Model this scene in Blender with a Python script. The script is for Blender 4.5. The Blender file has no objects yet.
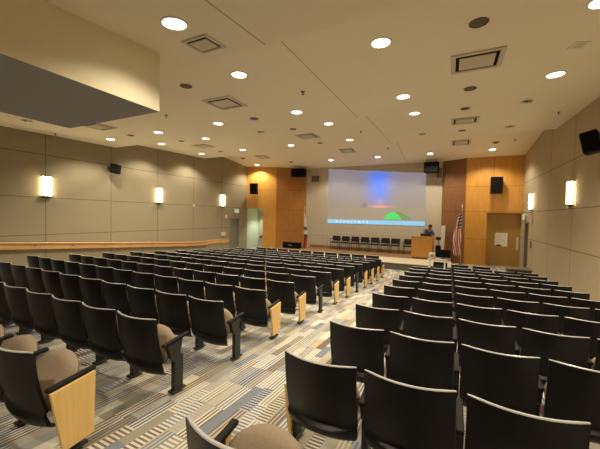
import bpy, bmesh, math, random
from mathutils import Vector, Matrix
random.seed(7)
SC = bpy.context.scene
COL = SC.collection
PI = math.pi
ZO = 2.29                      # camera height above the flat front floor
SLOPE, FLAT = .0651, 11.44
def floor_z(y):
    return max(.745 - SLOPE * y, 0.0)
ORD = ['zeroth', 'first', 'second', 'third', 'fourth', 'fifth', 'sixth', 'seventh', 'eighth', 'ninth', 'tenth', 'eleventh',
       'twelfth', 'thirteenth', 'fourteenth', 'fifteenth']

# ------------------------------------------------------------------ materials
def newmat(name):
    m = bpy.data.materials.new(name); m.use_nodes = True
    nt = m.node_tree; b = nt.nodes['Principled BSDF']
    return m, nt, b
def simple(name, col, rough=.5, metal=0.0, spec=.5, noise=0.0, nscale=60., bump=0.0):
    m, nt, b = newmat(name)
    b.inputs['Base Color'].default_value = (*col, 1); b.inputs['Roughness'].default_value = rough
    b.inputs['Metallic'].default_value = metal; b.inputs['Specular IOR Level'].default_value = spec
    if noise or bump:
        tc = nt.nodes.new('ShaderNodeTexCoord'); n = nt.nodes.new('ShaderNodeTexNoise'); n.inputs['Scale'].default_value = nscale
        nt.links.new(tc.outputs['Object'], n.inputs['Vector'])
        if noise:
            r = nt.nodes.new('ShaderNodeMix'); r.data_type = 'RGBA'
            r.inputs[6].default_value = (*[c * (1 - noise) for c in col], 1); r.inputs[7].default_value = (*[min(1, c * (1 + noise)) for c in col], 1)
            nt.links.new(n.outputs['Fac'], r.inputs[0]); nt.links.new(r.outputs[2], b.inputs['Base Color'])
        if bump:
            bp = nt.nodes.new('ShaderNodeBump'); bp.inputs['Strength'].default_value = bump; bp.inputs['Distance'].default_value = .004
            nt.links.new(n.outputs['Fac'], bp.inputs['Height']); nt.links.new(bp.outputs['Normal'], b.inputs['Normal'])
    return m
def emit(name, col, strength):
    m, nt, b = newmat(name)
    b.inputs['Base Color'].default_value = (.02, .02, .02, 1)
    b.inputs['Emission Color'].default_value = (*col, 1); b.inputs['Emission Strength'].default_value = strength
    return m
class NB:
    """tiny node-graph helper"""
    def __init__(s, nt): s.nt = nt
    def val(s, v, sock):
        if isinstance(v, (int, float)): sock.default_value = v
        else: s.nt.links.new(v, sock)
    def m(s, op, a, b=0.0, c=0.0):
        n = s.nt.nodes.new('ShaderNodeMath'); n.operation = op
        s.val(a, n.inputs[0]); s.val(b, n.inputs[1]); s.val(c, n.inputs[2]); return n.outputs[0]
    def mix(s, f, a, b):
        n = s.nt.nodes.new('ShaderNodeMix'); n.data_type = 'RGBA'; s.val(f, n.inputs[0])
        for q, i in ((a, 6), (b, 7)):
            if isinstance(q, tuple): n.inputs[i].default_value = (*q, 1)
            else: s.nt.links.new(q, n.inputs[i])
        return n.outputs[2]
    def xyz(s, which='Object'):
        tc = s.nt.nodes.new('ShaderNodeTexCoord'); sp = s.nt.nodes.new('ShaderNodeSeparateXYZ')
        s.nt.links.new(tc.outputs[which], sp.inputs[0]); return tc.outputs[which], sp.outputs[0], sp.outputs[1], sp.outputs[2]
    def comb(s, x, y, z=0.0):
        n = s.nt.nodes.new('ShaderNodeCombineXYZ'); s.val(x, n.inputs[0]); s.val(y, n.inputs[1]); s.val(z, n.inputs[2]); return n.outputs[0]
    def white(s, v):
        n = s.nt.nodes.new('ShaderNodeTexWhiteNoise'); n.noise_dimensions = '3D'; s.nt.links.new(v, n.inputs['Vector']); return n.outputs['Value'], n.outputs['Color']
    def noise(s, v, scale, detail=2.0):
        n = s.nt.nodes.new('ShaderNodeTexNoise'); n.inputs['Scale'].default_value = scale; n.inputs['Detail'].default_value = detail
        s.nt.links.new(v, n.inputs['Vector']); return n.outputs['Fac']
    def ramp(s, f, stops, const=True):
        n = s.nt.nodes.new('ShaderNodeValToRGB'); n.color_ramp.interpolation = 'CONSTANT' if const else 'LINEAR'
        e = n.color_ramp.elements
        while len(e) < len(stops): e.new(.5)
        for k, (p, c) in enumerate(stops): e[k].position = p; e[k].color = (*c, 1)
        s.val(f, n.inputs[0]); return n.outputs[0]
    def near(s, v, p, w):      # 1 where |v-p|<w
        return s.m('LESS_THAN', s.m('ABSOLUTE', s.m('SUBTRACT', v, p)), w)

M = {}
def mat_carpet():
    m, nt, b = newmat('carpet'); g = NB(nt)
    v, x, y, z = g.xyz()
    cx = g.m('DIVIDE', x, .10); ci = g.m('FLOOR', cx); fx = g.m('FRACT', cx)
    off, _ = g.white(g.comb(ci, 3.7, 1.3))
    cy = g.m('ADD', g.m('DIVIDE', y, .42), g.m('MULTIPLY', off, 7.0)); ri = g.m('FLOOR', cy); fy = g.m('FRACT', cy)
    a, ac = g.white(g.comb(ci, ri, .5)); b2, _ = g.white(g.comb(ci, ri, 9.5)); c2, _ = g.white(g.comb(ci, ri, 17.5))
    cream = (.66, .62, .50); tan = (.45, .415, .33); olive = (.29, .275, .205); slate = (.19, .215, .25); brown = (.17, .125, .095)
    gold = (.50, .42, .25); grey = (.36, .355, .32); navy = (.085, .10, .16)
    base = g.ramp(a, [(0, cream), (.22, tan), (.36, olive), (.46, slate), (.64, grey), (.76, gold), (.83, brown), (.94, navy)])
    dk = g.ramp(b2, [(0, slate), (.3, brown), (.5, olive), (.7, navy), (.8, tan), (.9, grey)]); lt_ = g.ramp(b2, [(0, cream), (.42, tan), (.58, gold), (.70, (.40, .42, .42)), (.84, cream)])
    second = g.mix(g.m('GREATER_THAN', a, .40), dk, lt_)
    lon = g.m('LESS_THAN', g.m('FRACT', g.m('MULTIPLY', fx, 3.0)), .5)
    lad = g.m('LESS_THAN', g.m('FRACT', g.m('MULTIPLY', fy, 11.0)), .5)
    isl = g.m('MULTIPLY', g.m('GREATER_THAN', c2, .22), g.m('LESS_THAN', c2, .70)); isd = g.m('GREATER_THAN', c2, .70)
    f = g.m('ADD', g.m('MULTIPLY', isl, lon), g.m('MULTIPLY', isd, lad))
    col = g.mix(f, base, second)
    n = g.noise(v, 260., 2.0)
    col = g.mix(g.m('MULTIPLY', n, .45), col, (.12, .10, .08))
    nt.links.new(col, b.inputs['Base Color']); b.inputs['Roughness'].default_value = .95; b.inputs['Specular IOR Level'].default_value = .1
    bp = nt.nodes.new('ShaderNodeBump'); bp.inputs['Strength'].default_value = .4; bp.inputs['Distance'].default_value = .004
    nt.links.new(n, bp.inputs['Height']); nt.links.new(bp.outputs['Normal'], b.inputs['Normal'])
    return m
def mat_wall(name, col, vs, hs, axis='y', w=.012, rough=.85):
    m, nt, b = newmat(name); g = NB(nt)
    v, x, y, z = g.xyz(); h = y if axis == 'y' else x
    f = None
    for p in vs:
        q = g.near(h, p, w); f = q if f is None else g.m('MAXIMUM', f, q)
    for p in hs:
        q = g.near(z, p + ZO, w); f = q if f is None else g.m('MAXIMUM', f, q)
    n = g.noise(v, 3.0, 4.0); n2 = g.noise(v, 120., 2.0)
    c = g.mix(n, tuple(k * .94 for k in col), tuple(k * 1.06 for k in col))
    c = g.mix(g.m('MULTIPLY', n2, .22), c, tuple(k * .7 for k in col))
    if f is not None: c = g.mix(g.m('MULTIPLY', f, .7), c, (.07, .055, .035))
    nt.links.new(c, b.inputs['Base Color']); b.inputs['Roughness'].default_value = rough; b.inputs['Specular IOR Level'].default_value = .25
    bp = nt.nodes.new('ShaderNodeBump'); bp.inputs['Strength'].default_value = .15; bp.inputs['Distance'].default_value = .003
    nt.links.new(n2, bp.inputs['Height']); nt.links.new(bp.outputs['Normal'], b.inputs['Normal'])
    return m
def mat_wood(name, c1, c2, vs=(), hs=(), rough=.45, sx=9., sz=.7, grain_axis='z', w=.010):
    m, nt, b = newmat(name); g = NB(nt)
    v, x, y, z = g.xyz()
    if grain_axis == 'z': vec = g.comb(g.m('MULTIPLY', x, sx), g.m('MULTIPLY', y, sx), g.m('MULTIPLY', z, sz))
    elif grain_axis == 'x': vec = g.comb(g.m('MULTIPLY', x, sz), g.m('MULTIPLY', y, sx), g.m('MULTIPLY', z, sx))
    else: vec = g.comb(g.m('MULTIPLY', x, sx), g.m('MULTIPLY', y, sz), g.m('MULTIPLY', z, sx))
    n = g.noise(vec, 3.0, 6.0); n2 = g.noise(v, .8, 2.0)
    f = g.m('MULTIPLY', g.m('ADD', g.m('MULTIPLY', n, .75), g.m('MULTIPLY', n2, .25)), 1.0)
    c = g.ramp(f, [(.32, c1), (.68, c2)], const=False)
    s = None
    for p in vs:
        q = g.near(x, p, w); s = q if s is None else g.m('MAXIMUM', s, q)
    for p in hs:
        q = g.near(z, p + ZO, w); s = q if s is None else g.m('MAXIMUM', s, q)
    if s is not None: c = g.mix(g.m('MULTIPLY', s, .65), c, tuple(k * .3 for k in c1))
    nt.links.new(c, b.inputs['Base Color']); b.inputs['Roughness'].default_value = rough; b.inputs['Specular IOR Level'].default_value = .35
    return m
def mat_ceiling():
    m, nt, b = newmat('ceiling_paint'); g = NB(nt)
    v, x, y, z = g.xyz()
    n = g.noise(v, 1.2, 3.0)
    c = g.mix(n, (.84, .765, .60), (.87, .795, .63))
    s = g.near(x, -2.27, .011)
    c = g.mix(g.m('MULTIPLY', s, .55), c, (.16, .13, .09))
    nt.links.new(c, b.inputs['Base Color']); b.inputs['Roughness'].default_value = .8; b.inputs['Specular IOR Level'].default_value = .2
    return m
def mat_screen():
    # the projected picture: dusk sky, blue glow, orange horizon; x,z are metres on the picture
    m, nt, b = newmat('projected_picture'); g = NB(nt)
    v, x, y, z = g.xyz()
    def blob(cx, cz, rx, rz, p=1.6):
        d = g.m('ADD', g.m('POWER', g.m('DIVIDE', g.m('ABSOLUTE', g.m('SUBTRACT', x, cx)), rx), 2.0), g.m('POWER', g.m('DIVIDE', g.m('ABSOLUTE', g.m('SUBTRACT', z, cz)), rz), 2.0))
        return g.m('POWER', 2.718, g.m('MULTIPLY', d, -p))
    sky = g.ramp(g.m('DIVIDE', z, 3.2), [(.0, (.24, .195, .135)), (.27, (.235, .19, .13)), (.31, (.215, .17, .15)), (.6, (.20, .175, .195)), (1, (.19, .175, .215))], const=False)
    n = g.noise(v, 9., 4.0)
    fb = g.m('MULTIPLY', g.m('MULTIPLY', blob(3.12, 2.30, .80, 1.35), g.m('GREATER_THAN', z, .95)), g.m('ADD', .62, g.m('MULTIPLY', n, .5)))
    c = g.mix(g.m('MINIMUM', g.m('MULTIPLY', fb, 1.15), 1.0), sky, (.0, .16, .88))
    fo = g.m('MULTIPLY', blob(3.22, 1.0, .70, .13), g.m('GREATER_THAN', z, .95))
    c = g.mix(fo, c, (.75, .26, .09))
    fo2 = blob(3.2, 1.2, .30, .32)
    c = g.mix(g.m('MULTIPLY', fo2, .5), c, (.45, .24, .32))
    st = g.m('MULTIPLY', g.near(x, 2.30, .13), g.m('MULTIPLY', g.m('LESS_THAN', z, 1.24), g.m('GREATER_THAN', z, .95)))
    c = g.mix(g.m('MULTIPLY', st, .5), c, (.08, .06, .05))
    b.inputs['Base Color'].default_value = (.14, .13, .11, 1)
    nt.links.new(c, b.inputs['Emission Color']); b.inputs['Emission Strength'].default_value = 1.0; b.inputs['Roughness'].default_value = .9
    return m
def mat_flag():
    m, nt, b = newmat('flag_cloth'); g = NB(nt)
    uv, u, v, _ = g.xyz('UV')
    st = g.m('LESS_THAN', g.m('FRACT', g.m('MULTIPLY', v, 6.5)), .5)
    c = g.mix(st, (.74, .70, .62), (.46, .02, .025))
    can = g.m('MULTIPLY', g.m('LESS_THAN', u, .40), g.m('GREATER_THAN', v, .4615))
    sx = g.m('SUBTRACT', g.m('FRACT', g.m('MULTIPLY', u, 15.)), .5); sy = g.m('SUBTRACT', g.m('FRACT', g.m('MULTIPLY', v, 16.7)), .5)
    star = g.m('LESS_THAN', g.m('ADD', g.m('MULTIPLY', sx, sx), g.m('MULTIPLY', sy, sy)), .075)
    blue = g.mix(star, (.03, .045, .14), (.6, .58, .52))
    c = g.mix(can, c, blue)
    nt.links.new(c, b.inputs['Base Color']); b.inputs['Roughness'].default_value = .8
    return m
def mat_stateflag():
    m, nt, b = newmat('white_flag_cloth'); g = NB(nt)
    uv, u, v, _ = g.xyz('UV')
    c = g.ramp(v, [(0, (.45, .04, .03)), (.24, (.07, .075, .05)), (.34, (.60, .56, .48)), (.46, (.13, .10, .07)), (.56, (.62, .58, .5))], const=True)
    nt.links.new(c, b.inputs['Base Color']); b.inputs['Roughness'].default_value = .8
    return m
def mat_notice():
    m, nt, b = newmat('printed_sheet'); g = NB(nt)
    v, x, y, z = g.xyz()
    ln = g.m('LESS_THAN', g.m('FRACT', g.m('MULTIPLY', z, 16.)), .4)
    inside = g.m('MULTIPLY', g.m('LESS_THAN', g.m('ABSOLUTE', x), .19), g.m('LESS_THAN', g.m('ABSOLUTE', g.m('SUBTRACT', z, .06)), .22))
    c = g.mix(g.m('MULTIPLY', g.m('MULTIPLY', ln, inside), .35), (.80, .76, .62), (.25, .24, .22))
    dx = g.m('ADD', x, .10); dz = g.m('ADD', z, .36)
    arc = g.m('LESS_THAN', g.m('ADD', g.m('MULTIPLY', dx, dx), g.m('MULTIPLY', g.m('MULTIPLY', dz, dz), 1.6)), .022)
    c = g.mix(arc, c, (.10, .06, .04))
    nt.links.new(c, b.inputs['Base Color']); b.inputs['Roughness'].default_value = .6
    return m

# palette
M['carpet'] = mat_carpet()
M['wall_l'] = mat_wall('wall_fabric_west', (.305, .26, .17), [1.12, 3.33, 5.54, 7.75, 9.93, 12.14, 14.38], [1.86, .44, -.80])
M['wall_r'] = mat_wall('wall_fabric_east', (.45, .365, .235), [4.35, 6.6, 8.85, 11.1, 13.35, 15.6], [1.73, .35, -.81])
M['wall_b'] = mat_wall('wall_paint_rear', (.36, .30, .20), [], [])
M['wall_s'] = mat_wall('screen_wall_paint', (.50, .45, .36), [], [])
M['green'] = mat_wall('vestibule_paint', (.56, .57, .46), [], [])
M['ceiling'] = mat_ceiling()
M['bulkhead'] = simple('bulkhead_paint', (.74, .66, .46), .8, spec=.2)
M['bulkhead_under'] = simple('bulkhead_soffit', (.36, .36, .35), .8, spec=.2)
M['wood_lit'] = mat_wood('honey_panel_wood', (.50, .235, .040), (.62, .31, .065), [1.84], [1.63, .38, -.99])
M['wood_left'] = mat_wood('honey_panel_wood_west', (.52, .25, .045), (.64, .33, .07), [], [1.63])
M['wood_dark'] = mat_wood('panel_wood_half_shaded', (.34, .145, .035), (.44, .20, .052), [], [1.63, .38, -.99])  # same panel wood, darkened for the weaker light on the left return
M['wood_shade'] = mat_wood('panel_wood_shaded', (.20, .085, .035), (.27, .125, .05), [], [1.63, .38, -.99])  # same panel wood, shade of the unlit right return put into the colour
M['wood_alcove'] = mat_wood('alcove_wood', (.36, .20, .05), (.45, .26, .07), [], [])
M['rail'] = mat_wood('rail_oak', (.50, .27, .10), (.64, .38, .16), grain_axis='y')
M['maple'] = mat_wood('maple_panel', (.70, .45, .15), (.80, .55, .21), rough=.4)
M['podium'] = mat_wood('podium_wood', (.48, .225, .045), (.58, .29, .07), rough=.4)
M['stagewood'] = mat_wood('stage_boards', (.20, .105, .045), (.31, .175, .08), rough=.35, grain_axis='x')
M['stagecarpet'] = simple('stage_apron', (.50, .42, .30), .8, noise=.08, nscale=40)
M['nosing'] = simple('nosing_cream', (.62, .54, .38), .6)
M['riser'] = simple('stage_riser', (.10, .09, .065), .8, noise=.15, nscale=30)
M['black'] = simple('black_plastic', (.007, .0068, .0065), .42, spec=.32, noise=.1, nscale=90, bump=.06)
M['edge'] = simple('back_edge_highlight', (.46, .45, .42), .3, spec=.5)  # pale grey stands in for light glancing off the black plastic edge
M['blackmetal'] = simple('black_metal', (.014, .014, .013), .4, spec=.5)
M['arm'] = simple('armrest_black', (.011, .0105, .010), .65, spec=.15)
M['tan'] = simple('tan_fabric', (.27, .205, .14), .95, spec=.1, noise=.22, nscale=150, bump=.3)
M['white'] = simple('white_enamel', (.72, .70, .64), .5)
M['offwhite'] = simple('offwhite_plastic', (.60, .54, .42), .5)
M['darkgrille'] = simple('dark_grille', (.13, .105, .075), .7, noise=.3, nscale=200)
M['speaker'] = simple('speaker_black', (.005, .005, .005), .8, spec=.12)
M['browngrille'] = simple('brown_grille', (.14, .115, .08), .8, noise=.3, nscale=160)
M['steel'] = simple('brushed_steel', (.40, .37, .32), .35, metal=.8)
M['bronze'] = simple('bronze_trim', (.12, .09, .05), .4, metal=.6)
M['lens'] = emit('lamp_lens', (1, .93, .78), 7.0)
M['sconce'] = emit('sconce_glass', (1, .80, .46), 30.0)
M['taskbar'] = emit('projected_bar', (.28, .60, .84), .9)
M['icon'] = emit('projected_icon', (.75, .85, .9), .9)
M['tent'] = emit('projected_tent', (.06, .75, .14), .9)
M['tent2'] = emit('projected_tent_side', (.30, .48, .19), .55)
M['screen'] = mat_screen()
M['flag'] = mat_flag(); M['flag2'] = mat_stateflag()
M['notice'] = mat_notice()
M['door'] = simple('door_grey', (.20, .185, .15), .5)
M['frame'] = simple('door_frame_taupe', (.22, .19, .135), .5)
M['green_letters'] = emit('exit_green', (.05, .55, .2), .8)
M['exit_face'] = emit('exit_face', (.80, .84, .62), .55)
M['skin'] = simple('skin', (.42, .24, .15), .6)
M['shirt'] = simple('blue_shirt', (.045, .075, .19), .8)
M['trousers'] = simple('dark_trousers', (.03, .03, .035), .8)
M['hair'] = simple('dark_hair', (.02, .013, .009), .7)
M['stagechair'] = simple('dark_brown_vinyl', (.017, .012, .010), .6, spec=.2)
M['amber'] = simple('amber_cover', (.3, .18, .08), .5)

# ------------------------------------------------------------------ mesh builder
class MB:
    def __init__(s): s.v = []; s.f = []; s.sm = []; s.mi = []; s.uv = {}
    def add(s, verts, faces, smooth=False, mi=0, T=None):
        o = len(s.v)
        s.v += [tuple(T @ Vector(p)) if T is not None else tuple(p) for p in verts]
        for f in faces: s.f.append(tuple(i + o for i in f)); s.sm.append(smooth); s.mi.append(mi)
        return o
    def box(s, c, d, bev=0.0, rot=None, mi=0, seg=2):
        bm = bmesh.new(); bmesh.ops.create_cube(bm, size=1)
        for v in bm.verts: v.co = Vector((v.co.x * d[0], v.co.y * d[1], v.co.z * d[2]))
        if bev: bmesh.ops.bevel(bm, geom=bm.edges[:], offset=bev, segments=seg, affect='EDGES', profile=.5)
        T = Matrix.Translation(c)
        if rot is not None: T = T @ rot
        bm.verts.index_update()
        s.add([v.co[:] for v in bm.verts], [[v.index for v in f.verts] for f in bm.faces], False, mi, T); bm.free()
        return s
    def prism(s, poly, axis, a, b, mi=0):
        """extrude 2-D polygon along axis from a to b; poly coords are the two other axes in order"""
        def P(p, t): return {'x': (t, p[0], p[1]), 'y': (p[0], t, p[1]), 'z': (p[0], p[1], t)}[axis]
        n = len(poly); vs = [P(p, a) for p in poly] + [P(p, b) for p in poly]
        fs = [tuple(range(n))[::-1], tuple(range(n, 2 * n))] + [(i, (i + 1) % n, n + (i + 1) % n, n + i) for i in range(n)]
        s.add(vs, fs, False, mi); return s
    def tube(s, pts, r, n=10, mi=0, cap=True):
        pts = [Vector(p) for p in pts]; rs = r if isinstance(r, (list, tuple)) else [r] * len(pts); rings = []
        up = None
        for i, p in enumerate(pts):
            t = (pts[min(i + 1, len(pts) - 1)] - pts[max(i - 1, 0)]).normalized()
            if up is None: up = t.orthogonal().normalized()
            up = (up - t * up.dot(t)).normalized(); w = t.cross(up)
            rings.append([p + (up * math.cos(2 * PI * k / n) + w * math.sin(2 * PI * k / n)) * rs[i] for k in range(n)])
        vs = [q for rg in rings for q in rg]; fs = []
        for i in range(len(pts) - 1):
            for k in range(n): fs.append((i * n + k, i * n + (k + 1) % n, (i + 1) * n + (k + 1) % n, (i + 1) * n + k))
        if cap: fs += [tuple(range(n))[::-1], tuple(range((len(pts) - 1) * n, len(pts) * n))]
        s.add([tuple(q) for q in vs], fs, True, mi); return s
    def lathe(s, prof, n=20, c=(0, 0, 0), mi=0, T=None, ring=False):
        vs = []; fs = []
        for (r, z) in prof:
            for k in range(n): vs.append((r * math.cos(2 * PI * k / n), r * math.sin(2 * PI * k / n), z))
        for i in range(len(prof) - 1):
            for k in range(n): fs.append((i * n + k, i * n + (k + 1) % n, (i + 1) * n + (k + 1) % n, (i + 1) * n + k))
        if ring:
            L0 = (len(prof) - 1) * n
            for k in range(n): fs.append((L0 + k, L0 + (k + 1) % n, (k + 1) % n, k))
        else: fs += [tuple(range(n))[::-1], tuple(range((len(prof) - 1) * n, len(prof) * n))]
        TT = Matrix.Translation(c) @ T if T is not None else Matrix.Translation(c)
        s.add(vs, fs, True, mi, TT); return s
    def slab(s, fn, nu, nv, mi=0, smooth=True):
        """closed sheet: fn(u,v,side) side 0/1 -> point"""
        vs = []; fs = []; W = nu + 1
        for side in (0, 1):
            for j in range(nv + 1):
                for i in range(nu + 1): vs.append(fn(i / nu, j / nv, side))
        H = W * (nv + 1)
        for j in range(nv):
            for i in range(nu):
                a = j * W + i; fs.append((a, a + 1, a + W + 1, a + W)); fs.append((H + a, H + a + W, H + a + W + 1, H + a + 1))
        edge = [i for i in range(W)] + [j * W + nu for j in range(1, nv + 1)] + [nv * W + i for i in range(nu - 1, -1, -1)] + [j * W for j in range(nv - 1, 0, -1)]
        for k in range(len(edge)):
            a, b = edge[k], edge[(k + 1) % len(edge)]; fs.append((a, H + a, H + b, b))
        s.add(vs, fs, smooth, mi); return s
    def mesh(s, name, mats):
        me = bpy.data.meshes.new(name); me.from_pydata(s.v, [], s.f); 
        for m in (mats if isinstance(mats, (list, tuple)) else [mats]): me.materials.append(m)
        for p, sm, mi in zip(me.polygons, s.sm, s.mi): p.use_smooth = sm; p.material_index = mi
        bm = bmesh.new(); bm.from_mesh(me); bmesh.ops.recalc_face_normals(bm, faces=bm.faces[:]); bm.to_mesh(me); bm.free()
        me.update(); return me
    def build(s, name, mats, parent=None, loc=None, rot=None):
        o = bpy.data.objects.new(name, s.mesh(name, mats)); COL.objects.link(o)
        if parent is not None: o.parent = parent
        if loc is not None: o.location = loc
        if rot is not None: o.rotation_euler = rot
        if any(s.sm):
            md = o.modifiers.new('smooth', 'EDGE_SPLIT'); md.split_angle = math.radians(40)
        return o
def tag(o, label=None, cat=None, group=None, kind=None):
    if label: o['label'] = label
    if cat: o['category'] = cat
    if group: o['group'] = group
    if kind: o['kind'] = kind
    return o
def thing(name, label, cat, loc=(0, 0, 0), rz=0.0, group=None):
    o = bpy.data.objects.new(name, None); COL.objects.link(o); o.empty_display_size = .1
    o.location = loc; o.rotation_euler = (0, 0, rz); return tag(o, label, cat, group)
def struct(name, mb, mats, parent=None):
    o = mb.build(name, mats, parent)
    if parent is None: o['kind'] = 'structure'
    return o
def dup(root, loc, label, group=None, rz=None):
    r = root.copy(); COL.objects.link(r); r.location = loc; r['label'] = label
    if rz is not None: r.rotation_euler = (0, 0, rz)
    if group: r['group'] = group
    for ch in list(root.children):
        c = ch.copy(); COL.objects.link(c); c.parent = r
        for gch in list(ch.children):
            d = gch.copy(); COL.objects.link(d); d.parent = c
    return r
RX = lambda a: Matrix.Rotation(a, 4, 'X')
RY = lambda a: Matrix.Rotation(a, 4, 'Y')
RZ = lambda a: Matrix.Rotation(a, 4, 'Z')

# ------------------------------------------------------------------ room shell
XL, XR, YB, YREAR = -12.2, 3.05, 18.1, -2.6
def zc(i, y):
    return ZO + [1.9 + .1 * y, 2.50 + .022 * (y - 3.5), 2.88 + .03 * (y - 7.95), 3.06 + .1 * (17.8 - y)][i]
SEC = [(YREAR, 3.5), (3.5, 7.95), (7.95, 12.9), (12.9, YB + .2)]
def ceil_at(y):
    for i, (a, b) in enumerate(SEC):
        if a <= y < b: return zc(i, y)
    return zc(3, y)
def ceil_slope(y):
    return [.1, .022, .03, -.1][[i for i, (a, b) in enumerate(SEC) if a <= y < b][0]]
# floor
mb = MB()
zr = floor_z(YREAR)
mb.prism([(YREAR, zr), (FLAT, 0), (20.6, 0), (20.6, -.2), (YREAR, -.2)], 'x', XL - .6, XR + .6)
struct('floor', mb, M['carpet'])
# ceiling: stepped sections
poly = [(YREAR, zc(0, YREAR)), (3.5, zc(0, 3.5)), (3.5, zc(1, 3.5)), (7.95, zc(1, 7.95)), (7.95, zc(2, 7.95)), (12.9, zc(2, 12.9)), (12.9, zc(3, 12.9)), (YB + .2, zc(3, YB + .2)),
        (YB + .2, ZO + 4.1), (YREAR, ZO + 4.1)]
mb = MB(); mb.prism(poly, 'x', XL - .2, XR + .2); struct('ceiling', mb, M['ceiling'])
# bulkhead hanging from the ceiling
mb = MB()
bx0, bx1, by0, by1 = -5.83, -3.66, YREAR, 3.0
vs = [(bx0, by0, ZO + 1.4), (bx1, by0, ZO + 1.4), (bx1, by1, ZO + 1.4), (bx0, by1, ZO + 1.4), (bx0, by0, zc(0, by0) + .02), (bx1, by0, zc(0, by0) + .02), (bx1, by1, zc(0, by1) + .02), (bx0, by1, zc(0, by1) + .02)]
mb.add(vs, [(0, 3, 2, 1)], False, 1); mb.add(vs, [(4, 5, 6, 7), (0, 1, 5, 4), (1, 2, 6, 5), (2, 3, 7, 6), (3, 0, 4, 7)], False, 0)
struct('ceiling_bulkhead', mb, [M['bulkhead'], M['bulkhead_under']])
# left wall with a door opening
mb = MB(); top = ZO + 4.0
dl0, dl1, dlz = 15.12, 16.10, ZO - .2
for (y0, y1, z0, z1) in ((YREAR, dl0, -.15, top), (dl1, 16.95, -.15, top), (dl0, dl1, dlz, top)):
    mb.box((XL - .1, (y0 + y1) / 2, (z0 + z1) / 2), (.2, y1 - y0, z1 - z0))
struct('wall_left', mb, M['wall_l'])
mb = MB(); mb.box((XL - .15, (dl0 + dl1) / 2, dlz / 2), (.05, dl1 - dl0 - .12, dlz - .06)); d = struct('door_1', mb, M['door'])
mb = MB()
for yy in (dl0 + .03, dl1 - .03): mb.box((XL - .09, yy, dlz / 2), (.2, .06, dlz))
mb.box((XL - .09, (dl0 + dl1) / 2, dlz - .03), (.2, dl1 - dl0, .06)); mb.build('door_frame', M['frame'], d)
mb = MB(); mb.tube([(XL - .12, dl0 + .14, .98), (XL - .06, dl0 + .14, .98), (XL - .06, dl0 + .27, .98)], .012); mb.build('door_handle', M['steel'], d)
# right wall with a door opening
mb = MB(); dr0, dr1, drz = 16.33, 17.12, ZO - .08
for (y0, y1, z0, z1) in ((YREAR, dr0, -.15, top), (dr1, 18.4, -.15, top), (dr0, dr1, drz, top)):
    mb.box((XR + .1, (y0 + y1) / 2, (z0 + z1) / 2), (.2, y1 - y0, z1 - z0))
struct('wall_right', mb, M['wall_r'])
mb = MB(); mb.box((XR + .15, (dr0 + dr1) / 2, drz / 2), (.05, dr1 - dr0 - .12, drz - .06)); d = struct('door_2', mb, M['door'])
mb = MB()
for yy in (dr0 + .03, dr1 - .03): mb.box((XR + .09, yy, drz / 2), (.2, .06, drz))
mb.box((XR + .09, (dr0 + dr1) / 2, drz - .03), (.2, dr1 - dr0, .06)); mb.build('door_frame', M['frame'], d)
mb = MB(); mb.tube([(XR + .12, dr0 + .14, .98), (XR + .06, dr0 + .14, .98), (XR + .06, dr0 + .27, .98)], .012); mb.build('door_handle', M['steel'], d)
# rear wall behind the camera
mb = MB(); mb.box(((XL + XR) / 2, YREAR - .1, 2.0), (XR - XL + .8, .2, 4.4)); struct('wall_rear', mb, M['wall_b'])
# screen wall
mb = MB(); mb.box((-4.45, YB + .1, 2.2), (8.1, .2, 7.)); struct('wall_front', mb, M['wall_s'])
def wallseg(mb, p, q, z0, z1, th=.16):
    p = Vector((*p, 0)); q = Vector((*q, 0)); t = (q - p).normalized(); n = Vector((-t.y, t.x, 0)) * th   # n points away from the audience (+y) for p left of q
    c = [p, q, q + n, p + n]
    vs = [(a.x, a.y, z0) for a in c] + [(a.x, a.y, z1) for a in c]
    mb.add(vs, [(3, 2, 1, 0), (4, 5, 6, 7), (0, 1, 5, 4), (1, 2, 6, 5), (2, 3, 7, 6), (3, 0, 4, 7)])
A, B, Cc = (XL, 16.85), (-10.2, 17.30), (-8.38, 18.12)
def lerp(p, q, t): return (p[0] + (q[0] - p[0]) * t, p[1] + (q[1] - p[1]) * t)
tO = (XL + 11.07) / (XL + 10.2)
O = lerp(A, B, tO)
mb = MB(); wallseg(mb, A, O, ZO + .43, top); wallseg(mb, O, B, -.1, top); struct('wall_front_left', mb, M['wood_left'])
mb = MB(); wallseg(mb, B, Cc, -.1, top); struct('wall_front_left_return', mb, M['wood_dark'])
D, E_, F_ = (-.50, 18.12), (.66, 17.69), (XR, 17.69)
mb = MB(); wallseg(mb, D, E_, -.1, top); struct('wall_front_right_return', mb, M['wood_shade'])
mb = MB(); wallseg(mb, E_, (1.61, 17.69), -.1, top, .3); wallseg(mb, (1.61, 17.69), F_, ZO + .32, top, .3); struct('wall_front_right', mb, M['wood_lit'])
mb = MB(); mb.box(((1.55 + XR + .1) / 2, 18.06, 1.4), (XR + .1 - 1.55, .12, 2.9)); struct('wall_alcove', mb, M['wood_alcove'])
# vestibule seen through the opening at the left
mb = MB()
mb.box((-11.6, 18.75, 1.6), (2.4, .1, 3.6)); mb.box((XL - .35, 17.9, 1.6), (.1, 1.8, 3.6)); mb.box((-10.75, 18.1, 1.6), (.1, 1.25, 3.6))
struct('wall_vestibule', mb, M['green'])
mb = MB(); mb.box((-11.6, 18.05, ZO + .62), (1.9, 1.5, .08)); struct('ceiling_vestibule', mb, M['bulkhead'])
# baseboard of the right wall, left wall
mb = MB(); mb.prism([(XL, 0), (XL + .02, 0), (XL + .02, .1), (XL, .1)], 'y', FLAT, dl0); struct('baseboard_left', mb, M['bronze'])

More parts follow.
